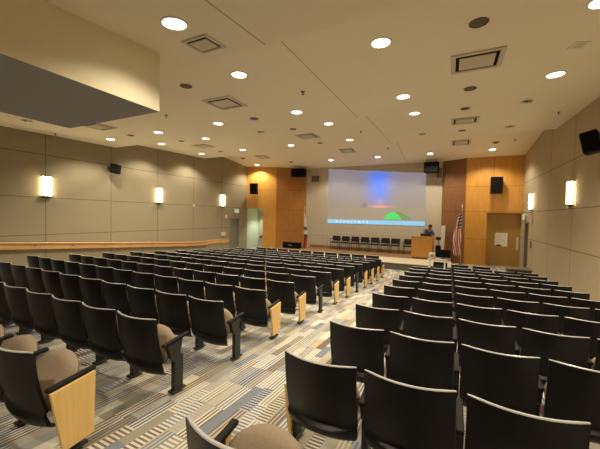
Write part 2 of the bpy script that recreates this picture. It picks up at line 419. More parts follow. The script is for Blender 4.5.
# stage
mb = MB(); SX0, SX1, SY0, SZ = -9.35, .08, 14.0, ZO - 1.97
mb.box(((SX0 + SX1) / 2, (SY0 + YB) / 2 + .02, SZ / 2 - .012), (SX1 - SX0, YB - SY0 - .04, SZ - .026)); st = struct('stage', mb, M['riser']); st['kind'] = 'structure'
mb = MB(); mb.box(((SX0 + SX1) / 2, (15.75 + YB) / 2, SZ - .013), (SX1 - SX0, YB - 15.75, .026)); mb.build('stage_boards', M['stagewood'], st)
mb = MB(); mb.box(((SX0 + SX1) / 2, (SY0 + 15.75) / 2 + .03, SZ - .013), (SX1 - SX0, 15.75 - SY0 - .06, .026)); mb.build('stage_apron', M['stagecarpet'], st)
mb = MB(); mb.box(((SX0 + SX1) / 2, SY0 + .03, SZ - .02), (SX1 - SX0, .08, .045), .008); mb.build('stage_nosing', M['nosing'], st)
mb = MB(); mb.box(((SX0 + SX1) / 2 , YB - .012, SZ + .07), (7.9 - 1.0, .024, .14)); struct('baseboard_front', mb, M['stagewood'])

# ------------------------------------------------------------------ wall rail on the left
rail = thing('wall_rail', 'long oak handrail board along the left fabric wall', 'handrail', (XL, 0, 0))
def railz(y): return ZO - .72 - SLOPE * y if y < FLAT else ZO - .72 - SLOPE * FLAT - .035 * (y - FLAT)
mb = MB()
ya, yb_ = -2.4, 13.1
vs = []
for y in (ya, FLAT, yb_):
    z = railz(y)
    vs += [(.13, y, z - .03), (.145, y, z - .19), (.04, y, z - .20), (.04, y, z)]
vs2 = vs
fs = []
for k in range(2):
    for i in range(4): fs.append((k * 4 + i, k * 4 + (i + 1) % 4, (k + 1) * 4 + (i + 1) % 4, (k + 1) * 4 + i))
fs += [(3, 2, 1, 0), (8, 9, 10, 11)]
mb.add(vs, fs); mb.build('rail_board', M['rail'], rail)
mb = MB(); mb.tube([(.17, ya, railz(ya) + .005), (.17, FLAT, railz(FLAT) + .005), (.17, yb_, railz(yb_) + .005)], .028); mb.build('rail_grip', M['rail'], rail)
for k in range(14):
    y = -1.4 + k * 1.1; z = railz(y)
    mb = MB(); mb.box((.07, y, z - .10), (.14, .04, .05), .006); mb.tube([(.12, y, z - .10), (.18, y, z - .08), (.18, y, z)], .012); mb.build('bracket', M['steel'], rail)
mb = MB()
vs = [(0, yb_, railz(yb_) + .06), (.035, yb_, railz(yb_) + .06), (.035, 15.0, railz(15.0) + .12), (0, 15.0, railz(15.0) + .12), (0, yb_, railz(yb_) - .17), (.035, yb_, railz(yb_) - .17), (.035, 15.0, railz(15.) - .12), (0, 15.0, railz(15.) - .12)]
mb.add(vs, [(0, 1, 2, 3), (7, 6, 5, 4), (1, 5, 6, 2), (0, 4, 5, 1), (3, 2, 6, 7), (0, 3, 7, 4)])
o = mb.build('wall_rail_board', M['rail'], None, (XL, 0, 0)); tag(o, 'flat oak board on left wall between handrail and grey door', 'wall board')
vr = thing('vestibule_rail', 'sloping brown handrail inside the lit opening at the left', 'handrail', (-11.6, 18.7, 0))
mb = MB(); vs = []
for (x, z) in ((-.7, .62), (.75, 1.02)):
    vs += [(x, -.10, z), (x, -.10, z + .16), (x, -.02, z + .16), (x, -.02, z)]
mb.add(vs, [(0, 1, 5, 4), (1, 2, 6, 5), (2, 3, 7, 6), (3, 0, 4, 7), (3, 2, 1, 0), (4, 5, 6, 7)]); mb.build('rail_board', M['browngrille'], vr)

# ------------------------------------------------------------------ auditorium seat
W = .505
W_LEFT, W_RIGHT = .535, .507
def back_pt(u, v, side):
    x = (u - .5) * W; h = .125 + v * .595; e = 2 * (u - .5)
    t = max(0.0, 1 - v / .20); x *= (1 - .27 * t * t)          # rounded lower corners
    y = .175 * (1 - v) + .070 * e ** 2 * (.55 + .45 * v)
    y -= .03 * math.sin(v * PI)
    vc = .215 + .06 * e ** 4                                     # crease above the kick bowl
    k = min(1.0, max(0.0, (vc + .035 - v) / .05)); y -= .036 * k * k * (3 - 2 * k) * (1 - .35 * e ** 4)
    if v < .14: y += .075 * (1 - v / .14) ** 2
    if side: return (x * .985, y + .022, h - (.006 if v > .99 else 0))
    return (x, y, h)
def backmesh():
    mb = MB()
    # v samples denser near crease: remap
    vsamp = [0, .03, .06, .10, .14, .17, .19, .205, .22, .235, .25, .265, .28, .30, .32, .36, .45, .57, .69, .80, .92, .985, 1.0]
    n = len(vsamp) - 1
    mb.slab(lambda u, v, s: back_pt(u, vsamp[int(round(v * n))], s), 10, n)
    # rolled top edge, coloured as a highlight
    pts = []
    for k in range(11):
        u = k / 10; p = back_pt(u, 1.0, 0); q = back_pt(u, 1.0, 1); pts.append(((p[0] + q[0]) / 2, (p[1] + q[1]) / 2, .718))
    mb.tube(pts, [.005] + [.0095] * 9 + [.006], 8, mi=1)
    return mb
def cushion_back():
    mb = MB()
    def fn(u, v, s):
        x = (u - .5) * (W - .05); h = .30 + v * .39
        vv = (h - .125) / .595
        p = back_pt(u, vv, 1); e = math.sin(u * PI) ** .4 * math.sin(max(.02, min(.98, v)) * PI) ** .4 if s else 0
        return (x, p[1] + .002 + (.045 * e if s else 0), h)
    mb.slab(fn, 8, 8); return mb
HINGE = (.205, .262)
TILT = math.radians(55)
def seat_local(a, b, c):   # a across, b along the pad from the hinge, c out of the pad (towards the backrest / upward)
    y = HINGE[0] + b * math.cos(TILT) - c * math.sin(TILT); z = HINGE[1] + b * math.sin(TILT) + c * math.cos(TILT); return (a, y, z)
def seat_outline(u, b):
    half = (W - .06) / 2
    t = max(0.0, (b - .60)) / .40
    return (u - .5) * 2 * half * (1 - .42 * t ** 2.4)
def cushion_seat():
    mb = MB(); L = PADL
    def fn(u, v, s):
        x = seat_outline(u, v); b = v * L * (1 + .0 * u) - .035 * v * (2 * (u - .5)) ** 2
        e = (1 - abs(2 * u - 1) ** 4) * (1 - abs(2 * v - 1) ** 6)
        return seat_local(x, b, .020 + .055 * e if s else .0)
    mb.slab(fn, 10, 10); return mb
def seat_pan():
    mb = MB(); L = PADL - .01
    def fn(u, v, s):
        x = seat_outline(u, v) * .97; b = v * L - .03 * v * (2 * (u - .5)) ** 2
        e = (1 - abs(2 * u - 1) ** 4) * (1 - abs(2 * v - 1) ** 4)
        return seat_local(x, b, -.002 if s else -.012 - .03 * e)
    mb.slab(fn, 8, 8); return mb
def armrest(sx, small=False):
    mb = MB(); x = sx
    mb.box((x, .265, .487), (.044, .30, .030), .012, RX(math.radians(7)), seg=3)
    return mb
def post(sx, style='post'):
    mb = MB(); x = sx
    if style == 'panel':
        mb.box((x, .27, .25), (.03, .09, .46), .006)
        mb.box((x, .27, .012), (.06, .17, .024), .006)
    else:
        # kinked cast standard: raking upper strut, deeper lower blade, foot
        mb.prism([(.155, .46), (.33, .48), (.30, .34), (.335, .335), (.335, .02), (.235, .0), (.235, .29), (.20, .33)], 'x', x - .022, x + .022)
        mb.box((x, .285, .010), (.07, .16, .02), .005)
    return mb
def end_panel(sx, inner):
    mb = MB(); a, b = (sx, sx + .026) if inner > 0 else (sx - .026, sx)
    mb.prism([(.125, .455), (.395, .492), (.385, .065), (.195, .045)], 'x', a, b); return mb
ME = {}
for blk, ww, PADL, tl in (('L', W_LEFT, .322, 56), ('R', W_RIGHT, .305, 57), ('L0', W_LEFT, .36, 52), ('R0', W_RIGHT, .36, 50)):
    W = ww; TILT = math.radians(tl)
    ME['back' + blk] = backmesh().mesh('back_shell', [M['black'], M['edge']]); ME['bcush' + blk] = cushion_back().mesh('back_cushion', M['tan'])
    ME['scush' + blk] = cushion_seat().mesh('seat_cushion', M['tan']); ME['pan' + blk] = seat_pan().mesh('seat_pan', M['black'])
def _finish(o):
    md = o.modifiers.new('smooth', 'EDGE_SPLIT'); md.split_angle = math.radians(42)
def style_is_end(kind): return any(len(q) > 2 for q in kind)
def seat_proto(name, kind, blk):
    """kind: 'mid_l','mid_r' carry one armrest (left resp. right of the sitter row), 'panel_l', 'post_r' ..."""
    t = thing(name, 'x', 'auditorium seat')
    def child(nm, me, smooth=True):
        o = bpy.data.objects.new(nm, me); COL.objects.link(o); o.parent = t
        if smooth: _finish(o)
        return o
    child('back_shell', ME['back' + blk]); child('back_cushion', ME['bcush' + blk]); child('seat_cushion', ME['scush' + blk]); child('seat_pan', ME['pan' + blk])
    aisle = ('end', 'R') if blk.startswith('R') and style_is_end(kind) else None
    def armset(side, style):
        x = side * {('L', -1): .283, ('L', 1): .305, ('R', -1): .2785, ('R', 1): .27, ('E', -1): .243, ('L0', -1): .283, ('L0', 1): .335, ('R0', -1): .2785, ('R0', 1): .27}[('E', -1) if (aisle and side < 0) else (blk, side)]
        tagk = 'E' if (aisle and side < 0) else blk
        k = ('arm', side, tagk)
        if k not in ME: ME[k] = armrest(x).mesh('armrest', M['arm'])
        o = child('armrest', ME[k], False)
        k = ('post', side, style, tagk)
        if k not in ME: ME[k] = post(x, style).mesh('leg', M['blackmetal'])
        child('leg', ME[k], False)
        if style == 'panel':
            k = ('panel', side, tagk)
            if k not in ME: ME[k] = end_panel(x + side * .014, side).mesh('end_panel', M['maple'])
            p = child('end_panel', ME[k], False); p['label'] = 'pale maple end panel'
    for q in kind: armset(q[0], q[1])
    return t
protos = {}
def get_seat(kind):
    return protos.get(kind)
def place_seat(kind, loc, label, group, near=False):
    blk = ('L' if 'left' in group else 'R') + ('0' if near else ''); key = (tuple(kind), blk)
    if key not in protos:
        t = seat_proto('auditorium_seat', kind, blk); protos[key] = t; t.location = loc; t['label'] = label; t['group'] = group; return t
    return dup(protos[key], loc, label, group)

# camera maths, only to leave out seats wholly outside the frame
CF, CYAW, CPIT, CROL = 308.04, .4541, .0283, .0197
def cam_axes():
    cy, sy = math.cos(CYAW), math.sin(CYAW); fwd = Vector((-sy, cy, 0)); right = Vector((cy, sy, 0)); up = Vector((0, 0, 1))
    f2 = fwd * math.cos(CPIT) - up * math.sin(CPIT); u2 = up * math.cos(CPIT) + fwd * math.sin(CPIT)
    return right * math.cos(CROL) + u2 * math.sin(CROL), u2 * math.cos(CROL) - right * math.sin(CROL), f2
AX = cam_axes()
def in_view(x, y):
    for dx in (-.3, .3):
        for dy in (0, .4):
            for h in (.05, .72):
                p = Vector((x + dx, y + dy, floor_z(y) + h - ZO)); c = [p.dot(a) for a in AX]
                if c[2] > .05:
                    u = 300 + CF * c[0] / c[2]; v = 224.5 - CF * c[1] / c[2]
                    if -6 < u < 606 and v < 455: return True
    return False
PR, Y0 = .8936, .957
WL, WRt = .573, .557
left_end = ['panel', 'post', 'post', 'panel', 'panel', 'post', 'panel', 'panel', 'post', 'panel', 'panel', 'panel', 'panel', 'panel']
def rowname(k, n): return ('nearest row' if k == 0 else ORD[k + 1] + ' nearest row') if k < n - 1 else 'front row'
for k in range(13):
    ns = 12
    for j in range(ns):
        y = Y0 + PR * k - .06 + .13 * (j / 11) ** 2
        x = -2.307 - W_LEFT / 2 - j * (WL + .004 * abs(math.sin(k * 2.4)))
        if not in_view(x, y): continue
        kind = [(-1, 'post')]
        if j == 0: kind.append((1, left_end[k]))
        if j == 0: lab = 'black aisle-end seat, left block, %s%s' % (rowname(k, 15), ', with pale maple side panel' if left_end[k] == 'panel' else ', with bare black post')
        else: lab = 'black tip-up seat, left block, %s, %s seat from the centre aisle' % (rowname(k, 15), ORD[j + 1])
        place_seat(kind, (x, y, floor_z(y)), lab, 'auditorium seats of the left block', k == 0)
# stage-side row of the left block, set a little wider apart
for j in range(10):
    x = -2.56 - W_LEFT / 2 - j * .60; y = 12.53
    lab = 'black seat in the left block row facing the stage edge, %s from centre aisle' % ORD[j + 1]
    place_seat([(-1, 'post'), (1, 'post')] if j == 0 else [(-1, 'post')], (x, y, 0), lab, 'auditorium seats of the left block')
for k in range(12):
    y = Y0 + PR * k - .06
    for j in range(6):
        if k == 11 and j < 2: continue
        x = -1.006 + W_RIGHT / 2 + j * WRt
        if not in_view(x, y): continue
        kind = [(-1, 'panel' if k in (0, 1) else 'post', 'end')] if j == 0 else [(-1, 'post')]
        if j == 5: kind.append((1, 'post'))
        if j == 0: lab = 'black aisle-end seat, right block, %s' % rowname(k, 15)
        elif j == 5: lab = 'black wall-end seat, right block, %s' % rowname(k, 15)
        else: lab = 'black tip-up seat, right block, %s, %s seat from the centre aisle' % (rowname(k, 15), ORD[j + 1])
        place_seat(kind, (x, y, floor_z(y)), lab, 'auditorium seats of the right block', k == 0)
for j in range(2):
    place_seat([(-1, 'post')], (.33 + j * .64, 11.75, 0), 'black seat of the stage-side pair, right block, %s' % ('left one beside the white table' if j == 0 else 'right one'), 'auditorium seats of the right block')
# ------------------------------------------------------------------ ceiling fixtures
def oncell(x, y): return (x, y, ceil_at(y))
LX = [-11.05, -8.6, -6.1, -3.53, -.98, 1.6]
lights = [(-2.88, 2.55), (-.98, 4.55), (-3.5, 4.55), (1.5, 4.73)]
lights += [(x, 6.88) for x in (-10.86, -8.45, -6.0, -3.51, -.98, 1.58)]
lights += [(x, 9.15) for x in (-11.03, -8.59, -3.53, -.99)]
lights += [(x, 11.65) for x in (-11.2, -8.7, -6.19, -3.61)]
lights += [(x, 16.5) for x in (-11.19, -6.18, -3.56, -1.0, 1.61)]
ROWN = {2.55: 'alone above the left bulkhead edge', 4.55: 'row nearest the camera', 4.73: 'row nearest the camera', 6.88: 'second row from the camera', 9.15: 'third row from the camera', 11.65: 'fourth row from the camera', 16.5: 'row over the stage'}
WARM = (1.0, .88, .69)
def spot(x, y, z, e, size=math.radians(134), blend=.5, col=WARM, nm='downlight_lamp', parent=None):
    L = bpy.data.lights.new(nm, 'SPOT'); L.energy = e; L.color = col; L.spot_size = size; L.spot_blend = blend; L.shadow_soft_size = .09
    o = bpy.data.objects.new(nm, L); COL.objects.link(o); o.location = (x, y, z); 
    if parent: o.parent = parent
    return o
def tilt_for(y): return math.atan(ceil_slope(y))
def fixture(name, label, cat, x, y, group=None):
    o = thing(name, label, cat, (x, y, ceil_at(y)), 0, group); o.rotation_euler = (tilt_for(y), 0, 0); return o
SPOT_E = 262.0
dl = None
for i, (x, y) in enumerate(lights):
    row = [q for q in lights if q[1] == y]; row.sort(); n = row.index((x, y)) + 1
    lab = 'large round white downlight ' + ROWN[y] if len(row) == 1 and y == 2.55 else 'round white recessed downlight, ceiling %s, %s from the left' % (ROWN[y], ORD[n])
    if y == 4.73: lab = 'round white downlight cut by the top right picture corner'
    if dl is None:
        dl = fixture('recessed_downlight', lab, 'downlight', x, y, 'recessed ceiling downlights')
        mb = MB(); mb.lathe([(.13, -.001), (.15, -.001), (.15, -.010), (.13, -.014)], 24, ring=True); mb.build('trim_ring', M['white'], dl)
        mb = MB(); mb.lathe([(.128, -.006), (.09, -.010), (.02, -.012)], 24); mb.build('lens', M['lens'], dl)
        o = dl
    else:
        o = dup(dl, (x, y, ceil_at(y)), lab); o.rotation_euler = (tilt_for(y), 0, 0)
    spot(x, y, ceil_at(y) - .05, SPOT_E * (.30 if y == 2.55 else 1.0))
for (x, y, lab) in ((1.2, 1.4, 'added unseen downlight above the nearest right block seats'), (-1.2, -.6, 'added unseen downlight above the rear of the centre aisle'),
                    (-8.5, 4.55, 'added unseen downlight hidden behind the bulkhead, farther one'), (-8.5, 1.6, 'added unseen downlight hidden behind the bulkhead, nearer one')):  # unseen downlights, added to brighten the near seats
    o = dup(dl, (x, y, ceil_at(y)), lab); o.rotation_euler = (tilt_for(y), 0, 0)
    spot(x, y, ceil_at(y) - .05, SPOT_E * .8)
# square air diffusers
vents = [(-4.72, 5.63), (.3, 5.75), (-9.5, 5.66), (-4.84, 10.41), (-9.72, 10.2), (.3, 10.54), (-9.8, 15.0), (-4.77, 15.06), (.31, 15.15), (-2.94, 3.08)]
VN = {5: 'nearest the camera', 10: 'in the middle of the ceiling', 15: 'towards the stage', 3: ''}
vt = None
for (x, y) in vents:
    side = 'left' if x < -7 else ('centre' if x < -2 else 'right')
    lab = 'square ceiling air diffuser, %s column, %s' % (side, VN[int(y)]) if int(y) != 3 else 'square ceiling air diffuser beside the tan bulkhead'
    if vt is None:
        vt = fixture('air_diffuser', lab, 'air vent', x, y, 'square ceiling air diffusers')
        mb = MB()
        for (cx, cy, sx, sy) in ((0, .315, .74, .07), (0, -.315, .74, .07), (.335, 0, .07, .60), (-.335, 0, .07, .60)):
            mb.box((cx, cy, -.012), (sx, sy, .024), .008)
        mb.build('outer_frame', M['offwhite'], vt)
        mb = MB(); mb.box((0, 0, -.003), (.60, .56, .006)); mb.build('throat_shade', M['speaker'], vt)  # black sheet paints the shadow in the gap around the plate
        mb = MB(); mb.box((0, 0, -.020), (.50, .44, .014), .005); mb.build('centre_plate', M['offwhite'], vt)
    else:
        o = dup(vt, (x, y, ceil_at(y)), lab); o.rotation_euler = (tilt_for(y), 0, 0)
        if y < 3.5: o.scale = (.55, .55, 1)
# round ceiling speakers
spk = [(-4.78, 4.53), (.25, 4.6), (.27, 6.98), (.26, 9.29), (.26, 11.84), (-4.8, 6.91), (-4.86, 9.28), (-4.89, 11.74), (-8.67, 16.37), (-9.67, 6.8), (-9.82, 9.1), (-9.95, 11.59)]
sp = None
for (x, y) in spk:
    side = 'left' if x < -7 else ('centre' if x < -2 else 'right')
    rn = {4: 'first', 6: 'second', 9: 'third', 11: 'fourth', 16: 'last'}[int(y)]
    lab = 'dark round ceiling speaker grille, %s column, %s from the camera' % (side, rn)
    if rn == 'last': lab = 'dark round ceiling grille over the left wood wall'
    if sp is None:
        sp = fixture('ceiling_speaker', lab, 'ceiling speaker', x, y, 'round ceiling speakers')
        mb = MB(); mb.lathe([(.100, -.001), (.115, -.001), (.115, -.010), (.100, -.012)], 22, ring=True); mb.build('bezel', M['browngrille'], sp)
        mb = MB(); mb.lathe([(.099, -.006), (.05, -.011), (.01, -.012)], 22); mb.build('grille', M['darkgrille'], sp)
    else:
        o = dup(sp, (x, y, ceil_at(y)), lab); o.rotation_euler = (tilt_for(y), 0, 0)
# smoke detectors
sd = None
for (x, y, lab) in ((-11.13, 14.94, 'square smoke detector box on ceiling by left wall'), (1.63, 15.46, 'square smoke detector box on ceiling over right wood wall')):
    if sd is None:
        sd = fixture('smoke_detector', lab, 'smoke detector', x, y, 'ceiling smoke detectors')
        mb = MB(); mb.box((0, 0, -.01), (.30, .24, .02), .006); mb.build('base_plate', M['offwhite'], sd)
        mb = MB(); mb.lathe([(.09, -.02), (.10, -.035), (.07, -.055), (.02, -.06)], 18); mb.build('sensor_cap', M['browngrille'], sd)
    else:
        o = dup(sd, (x, y, ceil_at(y)), lab); o.rotation_euler = (tilt_for(y), 0, 0)
# twin emergency spots
tw = None
for (x, y, lab) in ((-10.76, 4.45, 'recessed twin lamp in ceiling near the left wall'), (-6.08, 9.18, 'recessed twin lamp in the middle of the ceiling'), (1.6, 9.31, 'recessed twin lamp in ceiling at right, nearer one'), (1.63, 11.9, 'recessed twin lamp in ceiling at right, farther one'), (-1.0, 11.82, 'recessed twin lamp in ceiling ahead of the screen')):
    if tw is None:
        tw = fixture('twin_lamp', lab, 'emergency light', x, y, 'recessed twin lamps')
        mb = MB(); mb.lathe([(.11, -.001), (.14, -.001), (.14, -.010), (.11, -.010)], 20, ring=True); mb.build('trim_ring', M['offwhite'], tw)
        mb = MB(); mb.lathe([(.11, -.004), (.02, -.004)], 20); mb.build('recess', M['darkgrille'], tw)
        for sx in (-1, 1):
            mb = MB(); mb.lathe([(.035, -.004), (.045, -.03), (.03, -.04), (.005, -.042)], 14, (sx * .055, 0, 0)); mb.build('bulb', M['white'], tw)
    else:
        o = dup(tw, (x, y, ceil_at(y)), lab); o.rotation_euler = (tilt_for(y), 0, 0)
# sprinklers
sk = None
SPN = ['over the nearest centre seats', 'beside the bulkhead corner', 'by the left wall under bulkhead', 'over the middle aisle', 'towards the stage over the aisle', 'over right wood wall', 'by the right wall']
for (x, y), w_ in zip([(-2.8, 5.75), (-6.72, 5.71), (-11.76, 5.62), (-2.86, 10.5), (-2.79, 15.15), (2.28, 15.32), (2.56, 10.68)], SPN):
    lab = 'small dark ceiling sprinkler head ' + w_
    if sk is None:
        sk = fixture('sprinkler_head', lab, 'sprinkler', x, y, 'ceiling sprinkler heads')
        mb = MB(); mb.lathe([(.045, -.001), (.045, -.006), (.012, -.012), (.012, -.05), (.004, -.055)], 14); mb.build('escutcheon', M['bronze'], sk)
        mb = MB(); mb.lathe([(.03, -.056), (.03, -.060)], 14); mb.build('deflector', M['bronze'], sk)
    else:
        o = dup(sk, (x, y, ceil_at(y)), lab); o.rotation_euler = (tilt_for(y), 0, 0)
pl = fixture('ceiling_plate', 'small white diamond plate on the ceiling at right', 'access plate', 1.59, 5.82)
mb = MB(); mb.box((0, 0, -.006), (.20, .20, .012), .004, RZ(.3)); mb.build('cover', M['white'], pl)
mb = MB(); mb.box((0, 0, -.014), (.12, .12, .006), .002, RZ(.3)); mb.build('inner_cover', M['offwhite'], pl)

# ------------------------------------------------------------------ wall sconces
def sconce_at(x, y, z, facing, label, first=[None]):
    rz = 0 if facing > 0 else PI
    if first[0] is None:
        t = thing('wall_sconce', label, 'wall sconce', (x, y, z), rz, 'lit wall sconces'); first[0] = t
        mb = MB(); mb.box((.012, 0, 0), (.024, .25, .60), .004); mb.build('back_plate', M['bronze'], t)
        mb = MB()
        def fn(u, v, s):
            a = (u - .5) * PI; yy = .130 * math.sin(a); xx = .03 + .085 * math.cos(a) ** .6
            return (xx if s else .026, yy, (v - .5) * .62)
        mb.slab(fn, 12, 2); mb.build('diffuser', M['sconce'], t)
        for zz in (-.325, .325):
            mb = MB(); mb.box((.07, 0, zz), (.14, .30, .022), .004); mb.build('end_cap', M['bronze'], t)
        for yy in (-.142, .142):
            mb = MB(); mb.box((.10, yy, 0), (.018, .012, .65)); mb.build('side_strap', M['bronze'], t)
        mb = MB(); mb.lathe([(.02, -.40), (.035, -.385), (.03, -.34), (.015, -.336)], 12, (.05, 0, 0)); mb.build('finial', M['bronze'], t)
        return t
    return dup(first[0], (x, y, z), label, rz=rz)
for y, l in ((5.56, 'nearest'), (9.98, 'middle'), (14.42, 'farthest')):
    sconce_at(XL, y, ZO + .82, 1, 'glowing sconce on the left wall, %s of three' % l)
for y, l in ((11.13, 'nearer'), (15.83, 'farther')):
    sconce_at(XR, y, ZO + .79, -1, 'glowing sconce on the right wall, %s of two' % l)

# ------------------------------------------------------------------ loudspeakers
def loudspeaker(label, loc, size, rz, tilt=0.0, back=.18, group='wall loudspeakers'):
    """cabinet front faces local -y; bracket runs to +y"""
    t = thing('wall_mounted_loudspeaker', label, 'loudspeaker', loc, rz, group); R = RX(tilt)
    w, d, h = size
    mb = MB(); mb.box((0, 0, 0), (w, d, h), .012, R); mb.build('cabinet', M['speaker'], t)
    mb = MB(); c = R @ Vector((0, -d / 2 - .006, 0)); mb.box(c, (w * .92, .014, h * .94), .005, R); mb.build('front_grille', M['darkgrille'] if False else M['speaker'], t)
    mb = MB(); mb.tube([(0, d / 2 - .02, 0), (0, d / 2 + back, .02)], .025); mb.box((0, d / 2 + back, .02), (.14, .02, .18), .003); mb.build('bracket', M['blackmetal'], t)
    return t
loudspeaker('black loudspeaker high on the left fabric wall', (XL + .32, 7.72, ZO + 1.70), (.34, .26, .36), -PI / 2 + PI + .5 - PI / 2 * 0 if False else PI / 2 + .55, .15, .12)
loudspeaker('black loudspeaker high on the right fabric wall', (XR - .34, 8.85, ZO + 1.72), (.34, .28, .46), -PI / 2 - .45, .2, .16)
loudspeaker('black loudspeaker on the left honey wood wall', (-11.48, 16.62, ZO + 1.69), (.46, .34, .70), .35, .12, .16)
loudspeaker('black loudspeaker on the right honey wood wall', (1.93, 17.38, ZO + 1.64), (.46, .28, .80), .12, .05, .13)
def hung(label, loc, size, rz):
    t = thing('hanging_loudspeaker', label, 'loudspeaker', loc, rz, 'large loudspeakers hung beside the screen'); w, d, h = size
    mb = MB(); mb.box((0, 0, 0), size, .015); mb.build('cabinet', M['speaker'], t)
    mb = MB(); mb.box((0, -d / 2 - .008, -.02), (w * .93, .016, h * .82), .005); mb.build('front_grille', M['speaker'], t)
    for sx in (-1, 1):
        mb = MB(); mb.tube([(sx * w * .35, 0, h / 2 - .02), (sx * w * .35, 0, ceil_at(loc[1]) - loc[2])], .012); mb.build('hanger_rod', M['blackmetal'], t)
    return t
hung('wide black loudspeaker hung left of the screen', (-8.66, 17.42, ZO + 2.70), (.90, .40, .50), .2)
hung('wide black loudspeaker hung right of the screen', (-.98, 17.55, ZO + 2.66), (.68, .40, .54), -.1)
t = thing('grille_box', 'grey brown grille box on the wall left of screen', 'speaker grille', (-7.80, YB, ZO + 2.36))
mb = MB(); mb.box((0, -.05, 0), (.48, .10, .36), .01); mb.build('box_body', M['browngrille'], t)
mb = MB(); mb.box((0, -.106, 0), (.42, .012, .30), .004); mb.build('grille', M['browngrille'], t)
t = thing('grille_box', 'brown box under the hung loudspeaker right of screen', 'speaker grille', (-.60, 17.85, ZO + 2.40))
mb = MB(); mb.box((0, 0, 0), (.26, .16, .50), .01); mb.build('box_body', M['browngrille'], t)
mb = MB(); mb.box((0, -.086, 0), (.21, .012, .44), .004); mb.build('grille', M['browngrille'], t)

# ------------------------------------------------------------------ projection on the screen wall
scr = thing('projection_screen', 'projected dusk picture with blue glow on the front wall', 'projection screen', (-6.92, YB, ZO - .40))
PW, PH = 5.66, 3.10
mb = MB()
vs = [(0, -.012, .60 - .6), (PW, -.012, 0), (PW, -.012, 2.86), (.02, -.012, 3.34), (0, 0, 0), (PW, 0, 0), (PW, 0, 2.86), (.02, 0, 3.34)]
mb.add(vs, [(0, 1, 2, 3), (7, 6, 5, 4), (0, 4, 5, 1), (1, 5, 6, 2), (2, 6, 7, 3), (3, 7, 4, 0)]); mb.build('picture', M['screen'], scr)
mb = MB(); mb.box((PW / 2, -.016, .10), (PW, .008, .24)); b_ = mb.build('icon_bar', M['taskbar'], scr); b_['label'] = 'light blue bar along the bottom'
for k in range(9):
    mb = MB(); mb.box((.62 + k * .235, -.021, .10 + .01 * (k % 2)), (.09 if k % 3 else .14, .006, .09), .002); mb.build('icon', M['icon'], b_)
def flatpoly(pts, y, th=.006):
    mb = MB(); mb.prism(pts, 'y', y - th, y); return mb
tn = flatpoly([(3.42, .30), (3.60, .52), (3.78, .66), (4.02, .74), (4.28, .52), (4.42, .30)], -.014).build('tent_picture', M['tent'], scr); tn['label'] = 'bright green tent in the picture'
flatpoly([(4.06, .74), (4.22, .76), (4.50, .66), (4.78, .48), (4.98, .30), (4.44, .30), (4.30, .54)], -.013).build('tent_side', M['tent2'], scr)

# ------------------------------------------------------------------ flags
def flag(label, loc, hpole, cloth_m, w, h, top_drop, rz, dirx):
    t = thing('flag', label, 'flag', loc, rz)
    mb = MB(); mb.lathe([(.16, 0), (.16, .02), (.05, .06), (.03, .10), (.018, .12)], 18); mb.build('stand_base', M['bronze'], t)
    mb = MB(); mb.tube([(0, 0, .05), (0, 0, hpole)], .016); mb.build('pole', M['rail'], t)
    mb = MB(); mb.lathe([(.016, hpole), (.03, hpole + .03), (.025, hpole + .07), (.004, hpole + .20)], 10); mb.build('finial', M['nosing'], t)
    # draped cloth: hoist along the pole, the fly hangs down in folds
    nu, nv = 26, 26; vs = []; uvs = []
    for j in range(nv + 1):
        t_ = j / nv                                # down the hanging cloth
        for i in range(nu + 1):
            s_ = i / nu
            width = w * (.12 + .88 * min(1, t_ * 1.5) ** .8) * (1 - .25 * max(0, t_ - .7) / .3)
            x = dirx * s_ * width; y = -.05 + .045 * math.sin(s_ * 13 + t_ * 2.0) * (.3 + t_)
            z = top_drop - h * t_ - .10 * s_ * (1 - t_)
            vs.append((x, y, z)); 
            uvs.append((min(1, max(0, t_ * .95 + .02)), 1 - min(.999, max(0.001, s_ * .56 + .42 * t_ - .02))))
    fs = []
    for j in range(nv):
        for i in range(nu):
            a = j * (nu + 1) + i; fs.append((a, a + 1, a + nu + 2, a + nu + 1))
    me = bpy.data.meshes.new('cloth'); me.from_pydata(vs, [], fs); me.materials.append(cloth_m)
    ul = me.uv_layers.new(name='UVMap')
    for lp in me.loops: ul.data[lp.index].uv = uvs[lp.vertex_index]
    if cloth_m is M['flag2']:
        for lp in me.loops:
            vi = lp.vertex_index; ul.data[lp.index].uv = (0, 1 - (vi // (nu + 1)) / nv)
    for p in me.polygons: p.use_smooth = True
    o = bpy.data.objects.new('cloth', me); COL.objects.link(o); o.parent = t
    md = o.modifiers.new('thick', 'SOLIDIFY'); md.thickness = .006
    return t
flag('American flag on a pole before the right wood wall', (.50, 17.2, 0), 2.85, M['flag'], .40, 2.35, 2.78, 0, -1)
flag('white and red flag on a pole left of the stage', (-8.16, 17.3, SZ), 2.35, M['flag2'], .26, 2.20, 2.30, 0, 1)

